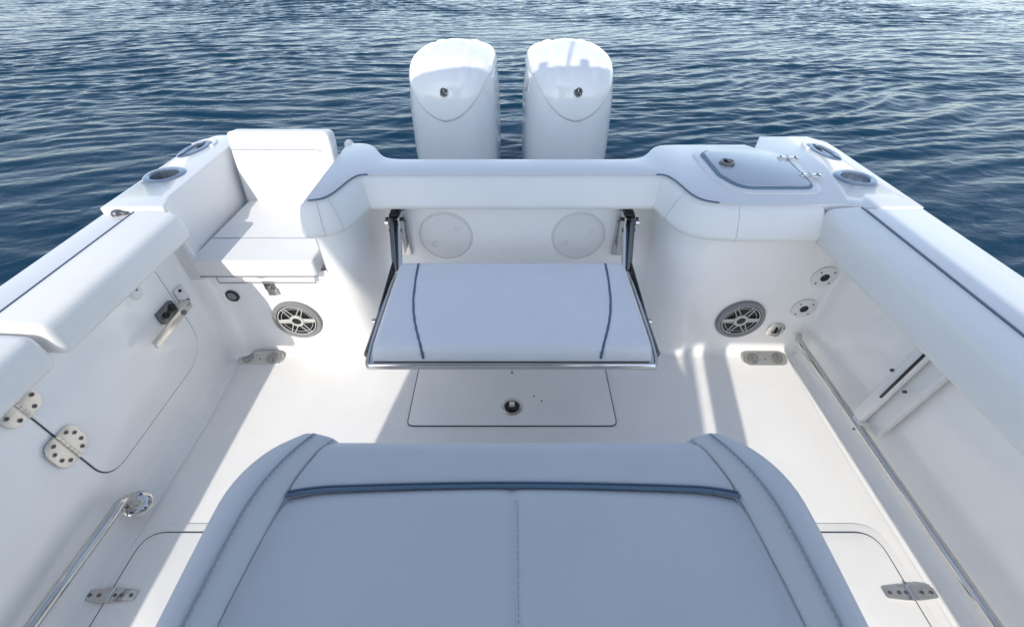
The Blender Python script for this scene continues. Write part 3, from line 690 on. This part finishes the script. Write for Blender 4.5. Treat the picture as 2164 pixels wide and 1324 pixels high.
# ---------------------------------------------------------------- fittings
def speaker():
    t = thing('speaker', '', 'speaker', (0, 0, 0), (R(90), 0, 0), 'round cockpit speakers')
    bm = bmesh.new(); lathe(bm, [(.105, 0), (.105, .006), (.101, .013), (.094, .015), (.086, .012), (.083, .002), (.080, -.01)], 56); obj('speaker_rim', bm, M_grey, t)
    bm = bmesh.new(); lathe(bm, [(.083, .0015), (.05, .001), (0, .001)], 40); obj('speaker_cone', bm, M_blk, t)
    bm = bmesh.new()
    def bar(a, b, w, h=.004, z=.010):
        a = Vector(a); b = Vector(b); d = (b - a); L = d.length; ang = math.atan2(d.y, d.x); box(bm, ((a.x + b.x) / 2, (a.y + b.y) / 2, z), (L, w, h), rot=Euler((0, 0, ang)), r=.0012)
    for k in range(6):
        a = R(60 * k + 2); 
        for s in (-1, 1):
            n = Vector((-math.sin(a), math.cos(a), 0)); d = Vector((math.cos(a), math.sin(a), 0)); bar(d * .027 + n * s * .0105, d * .079 + n * s * .0065, .0036)
        if k % 3 == 0: bar((.026 * math.cos(a), .026 * math.sin(a), 0), (.080 * math.cos(a), .080 * math.sin(a), 0), .012, z=.008)
    tube(bm, [(.0795 * math.cos(2 * PI * k / 48), .0795 * math.sin(2 * PI * k / 48), .010) for k in range(48)], .0022, 8, closed=True); tube(bm, [(.066 * math.cos(2 * PI * k / 48), .066 * math.sin(2 * PI * k / 48), .007) for k in range(48)], .0012, 6, closed=True)
    lathe(bm, [(.030, .004), (.030, .012), (.027, .015), (.020, .015), (.019, .010)], 32)
    obj('grille', bm, M_lt, t)
    bm = bmesh.new(); lathe(bm, [(.0195, .008), (.016, .012), (0, .014)], 24); obj('hub_cap', bm, M_blk, t)
    return t
s1 = speaker(); s1.location = (-.945, 1.418, .210); s1['label'] = 'round grey speaker in bright sunlight below the left jump seat'
s2 = copy_tree(s1); s2.location = (1.005, 1.418, .212); s2['label'] = 'round grey speaker in shade on the right stern wall'

def cup():
    t = thing('cup_holder', '', 'cup holder', (0, 0, 0), (0, 0, 0), 'stainless cup holders in the gunwales')
    bm = bmesh.new(); lathe(bm, [(.074, 0), (.074, .003), (.069, .006), (.056, .006), (.051, .001)], 48); obj('rim', bm, M_dk2, t)
    bm = bmesh.new(); lathe(bm, [(.051, .001), (.050, -.02), (.049, -.085), (0, -.086)], 72)
    for v in bm.verts:
        if v.co.z < 0 and v.co.to_2d().length > .02:
            a = math.atan2(v.co.y, v.co.x); k = 1 - .04 * max(0, math.sin(9 * a)); v.co.x *= k; v.co.y *= k
    obj('cup', bm, M_dk2, t)
    return t
M_dk2 = mat('blue_grey_steel', (.30, .36, .44), .25, metal=.8)
c1 = cup(); c1.location = (-1.366, 1.64, ZD); c1['label'] = 'round steel cup holder in the left gunwale'
c2 = copy_tree(c1); c2.location = (1.333, 1.612, ZD); c2['label'] = 'round steel cup holder in the right gunwale'
def rod():
    t = thing('rod_holder', '', 'rod holder', (0, 0, 0), (0, 0, 0), 'oval rod holders in the gunwales')
    bm = bmesh.new(); lathe(bm, [(1, 0), (1, .004), (.92, .0075), (.62, .0075), (.55, .003), (0, .003)], 44, sx=.040, sy=.098, mis=[0, 0, 0, 0, 0]); obj('flange', bm, M_dk2, t)
    bm = bmesh.new(); box(bm, (0, -.01, .0085), (.0045, .165, .003), r=.001); lathe(bm, [(1, .0078), (1, .0092), (0, .0092)], 24, c=(0, .035, 0), sx=.014, sy=.022); obj('socket', bm, M_blk, t)
    return t
r1 = rod(); r1.location = (-1.392, 1.905, ZD); r1.rotation_euler = (0, 0, R(-9)); r1['label'] = 'oval rod holder in the left gunwale behind the cup holder'
r2 = copy_tree(r1); r2.location = (1.352, 1.875, ZD); r2.rotation_euler = (0, 0, R(9)); r2['label'] = 'oval rod holder in the right gunwale behind the cup holder'
# moulded scallops on the deck around the rod holders
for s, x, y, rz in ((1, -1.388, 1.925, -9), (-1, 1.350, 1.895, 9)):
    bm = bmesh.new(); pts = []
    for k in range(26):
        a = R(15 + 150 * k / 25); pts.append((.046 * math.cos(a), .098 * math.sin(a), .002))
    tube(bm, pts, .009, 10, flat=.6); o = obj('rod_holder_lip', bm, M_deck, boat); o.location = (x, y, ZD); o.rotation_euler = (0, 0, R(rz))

def drain():
    t = thing('drain_plate', '', 'drain plate', (0, 0, 0), (R(24), 0, 0), 'twin drain plates at the foot of the stern wall')
    bm = bmesh.new(); prism(bm, rpoly([(-.102, -.034, .033), (.102, -.034, .033), (.102, .034, .033), (-.102, .034, .033)], 0, 8), -.004, .003, .0015)
    cyl(bm, (0, -.005, .003), .004, .002, seg=10, mi=1)
    for s in (-1, 1):
        for rr, n in ((.0235, 14), (.016, 10), (.008, 5), (0, 1)):
            for k in range(n): a = 2 * PI * k / n; cyl(bm, (s * .056 + rr * math.cos(a), rr * math.sin(a), .0030), .0034, .001, seg=8, mi=1)
    obj('drain_cover', bm, [M_lt2, M_dk], t); return t
d1 = drain(); d1.location = (-1.165, 1.372, .012); d1['label'] = 'oval twin drain plate at the foot of the left stern wall'
d2 = copy_tree(d1); d2.location = (1.170, 1.368, .011); d2['label'] = 'oval twin drain plate at the foot of the right stern wall'

t = thing('courtesy_light', 'small dark-ringed round light below the jump seat', 'light', (-1.176, 1.419, .345), (R(90), 0, 0))
bm = bmesh.new(); lathe(bm, [(.028, 0), (.028, .006), (.022, .009), (.018, .006)], 28); obj('bezel', bm, M_blk, t)
bm = bmesh.new(); lathe(bm, [(.0185, .006), (.014, .008), (0, .009)], 24); obj('lens', bm, M_grey, t)
t = thing('washdown_fitting', 'round steel hose fitting right of the right speaker', 'hose fitting', (1.188, 1.419, .150), (R(90), 0, 0))
bm = bmesh.new(); lathe(bm, [(.040, 0), (.040, .004), (.036, .007), (.022, .008), (.021, .002)], 32); obj('flange', bm, M_lt2, t)
bm = bmesh.new(); lathe(bm, [(.021, .002), (.018, -.001), (0, -.001)], 24); box(bm, (0, 0, .006), (.006, .034, .012), r=.002); obj('socket', bm, M_blk, t)
bm = bmesh.new(); tube(bm, [(-.014, -.012, .008), (-.015, -.022, .014), (0, -.028, .018), (.015, -.022, .014), (.014, -.012, .008)], .004, 8); obj('handle', bm, M_steel, t)
def flange():
    t = thing('rod_tube_port', '', 'port', (0, 0, 0), (R(90), 0, 0), 'round white ports with black holes')
    bm = bmesh.new(); lathe(bm, [(.052, 0), (.051, .005), (.046, .007), (.018, .006)], 40); obj('flange', bm, M_port, t)
    bm = bmesh.new(); lathe(bm, [(.0185, .006), (.016, .002), (0, .001)], 24)
    for k in range(4): a = R(45 + 90 * k); cyl(bm, (.038 * math.cos(a), .038 * math.sin(a), .0075), .0034, .002, seg=10)
    obj('hole', bm, M_blk, t); return t
f1 = flange(); f1.location = (1.258, 1.419, .275); f1['label'] = 'round white port with a black hole, lower of the two'
f2 = copy_tree(f1); f2.location = (1.268, 1.419, .442); f2['label'] = 'round white port with a black hole, upper of the two under the pad'

# toe rails
t = thing('toe_rail', 'long polished steel rail low along the right cockpit wall', 'rail', (1.28, 1.0, .12))
bm = bmesh.new(); tube(bm, [(1.300, 1.405, .122), (1.294, 1.40, .122), (1.286, 1.385, .122), (1.282, 1.34, .122), (1.281, 0, .122), (1.281, -.6, .122)], .0135, 16); obj('rail_tube', bm, M_steel, t, world=True)
bm = bmesh.new(); box(bm, (1.297, .945, .118), (.045, .05, .05), r=.012, seg=4); cyl(bm, (1.276, .928, .105), .004, .01, 'X', mi=1, seg=10); obj('rail_bracket', bm, [M_port, M_dk], t, world=True)
t = thing('toe_rail', 'bent steel rail with round foot low along the left cockpit wall', 'rail', (-1.27, .5, .12))
bm = bmesh.new(); pth = smooth_path([(-1.251, .664, .070), (-1.250, .660, .110), (-1.243, .640, .136), (-1.238, .60, .141), (-1.240, .55, .141), (-1.246, .45, .141), (-1.262, .1, .141), (-1.264, -.3, .141)], 3); tube(bm, pth, .0155, 16); obj('rail_tube', bm, M_steel, t, world=True)
bm = bmesh.new(); lathe(bm, [(.042, 0), (.042, .005), (.036, .010), (.018, .012)], 36)
for k in range(3): a = R(120 * k + 20); cyl(bm, (.029 * math.cos(a), .029 * math.sin(a), .011), .0045, .003, mi=1, seg=10)
o = obj('rail_foot', bm, [M_steel, M_dk], t); o.matrix_local = Matrix.Translation(Vector((-1.252, .666, .062)) - t.location) @ Vector((.75, -.1, 1)).to_track_quat('Z', 'Y').to_matrix().to_4x4()

# boat-hook holder on the right wall: white channel with a dark slot
t = thing('hook_holder', 'white slotted bracket rising from the right toe rail to the pad', 'bracket', (1.31, .94, .14))
bm = bmesh.new(); a = Vector((1.288, .955, .142)); b = Vector((1.288, .93, .60)); ax = (b - a).normalized()
rotm = Euler((math.atan2(-(b.y - a.y), b.z - a.z), 0, 0))
box(bm, (a + b) / 2, (.030, .046, (b - a).length), rot=rotm, r=.010, seg=4)
box(bm, (1.325, .92, .37), (.03, .11, .48), rot=rotm, r=.008, seg=4)
obj('channel', bm, M_port, t, world=True)
bm = bmesh.new(); box(bm, (1.2715, .924, .42), (.007, .007, .26), rot=rotm, r=.001); obj('slot', bm, M_blk, t, world=True)
for p_ in ((1.272, .963, .395), (1.272, .955, .58), (1.292, .90, .36)):
    bm = bmesh.new(); cyl(bm, p_, .0055, .008, 'X', seg=12); obj('screw', bm, M_seam, t, world=True)

# cut the cup-holder wells out of the decks
def cutter(x, y):
    bm = bmesh.new(); cyl(bm, (x, y, .82), .053, .28, seg=48); return obj('cut', bm, M_gel)
boolean_cut(qd, [cutter(-1.366, 1.64)]); boolean_cut(td, [cutter(1.333, 1.612)])
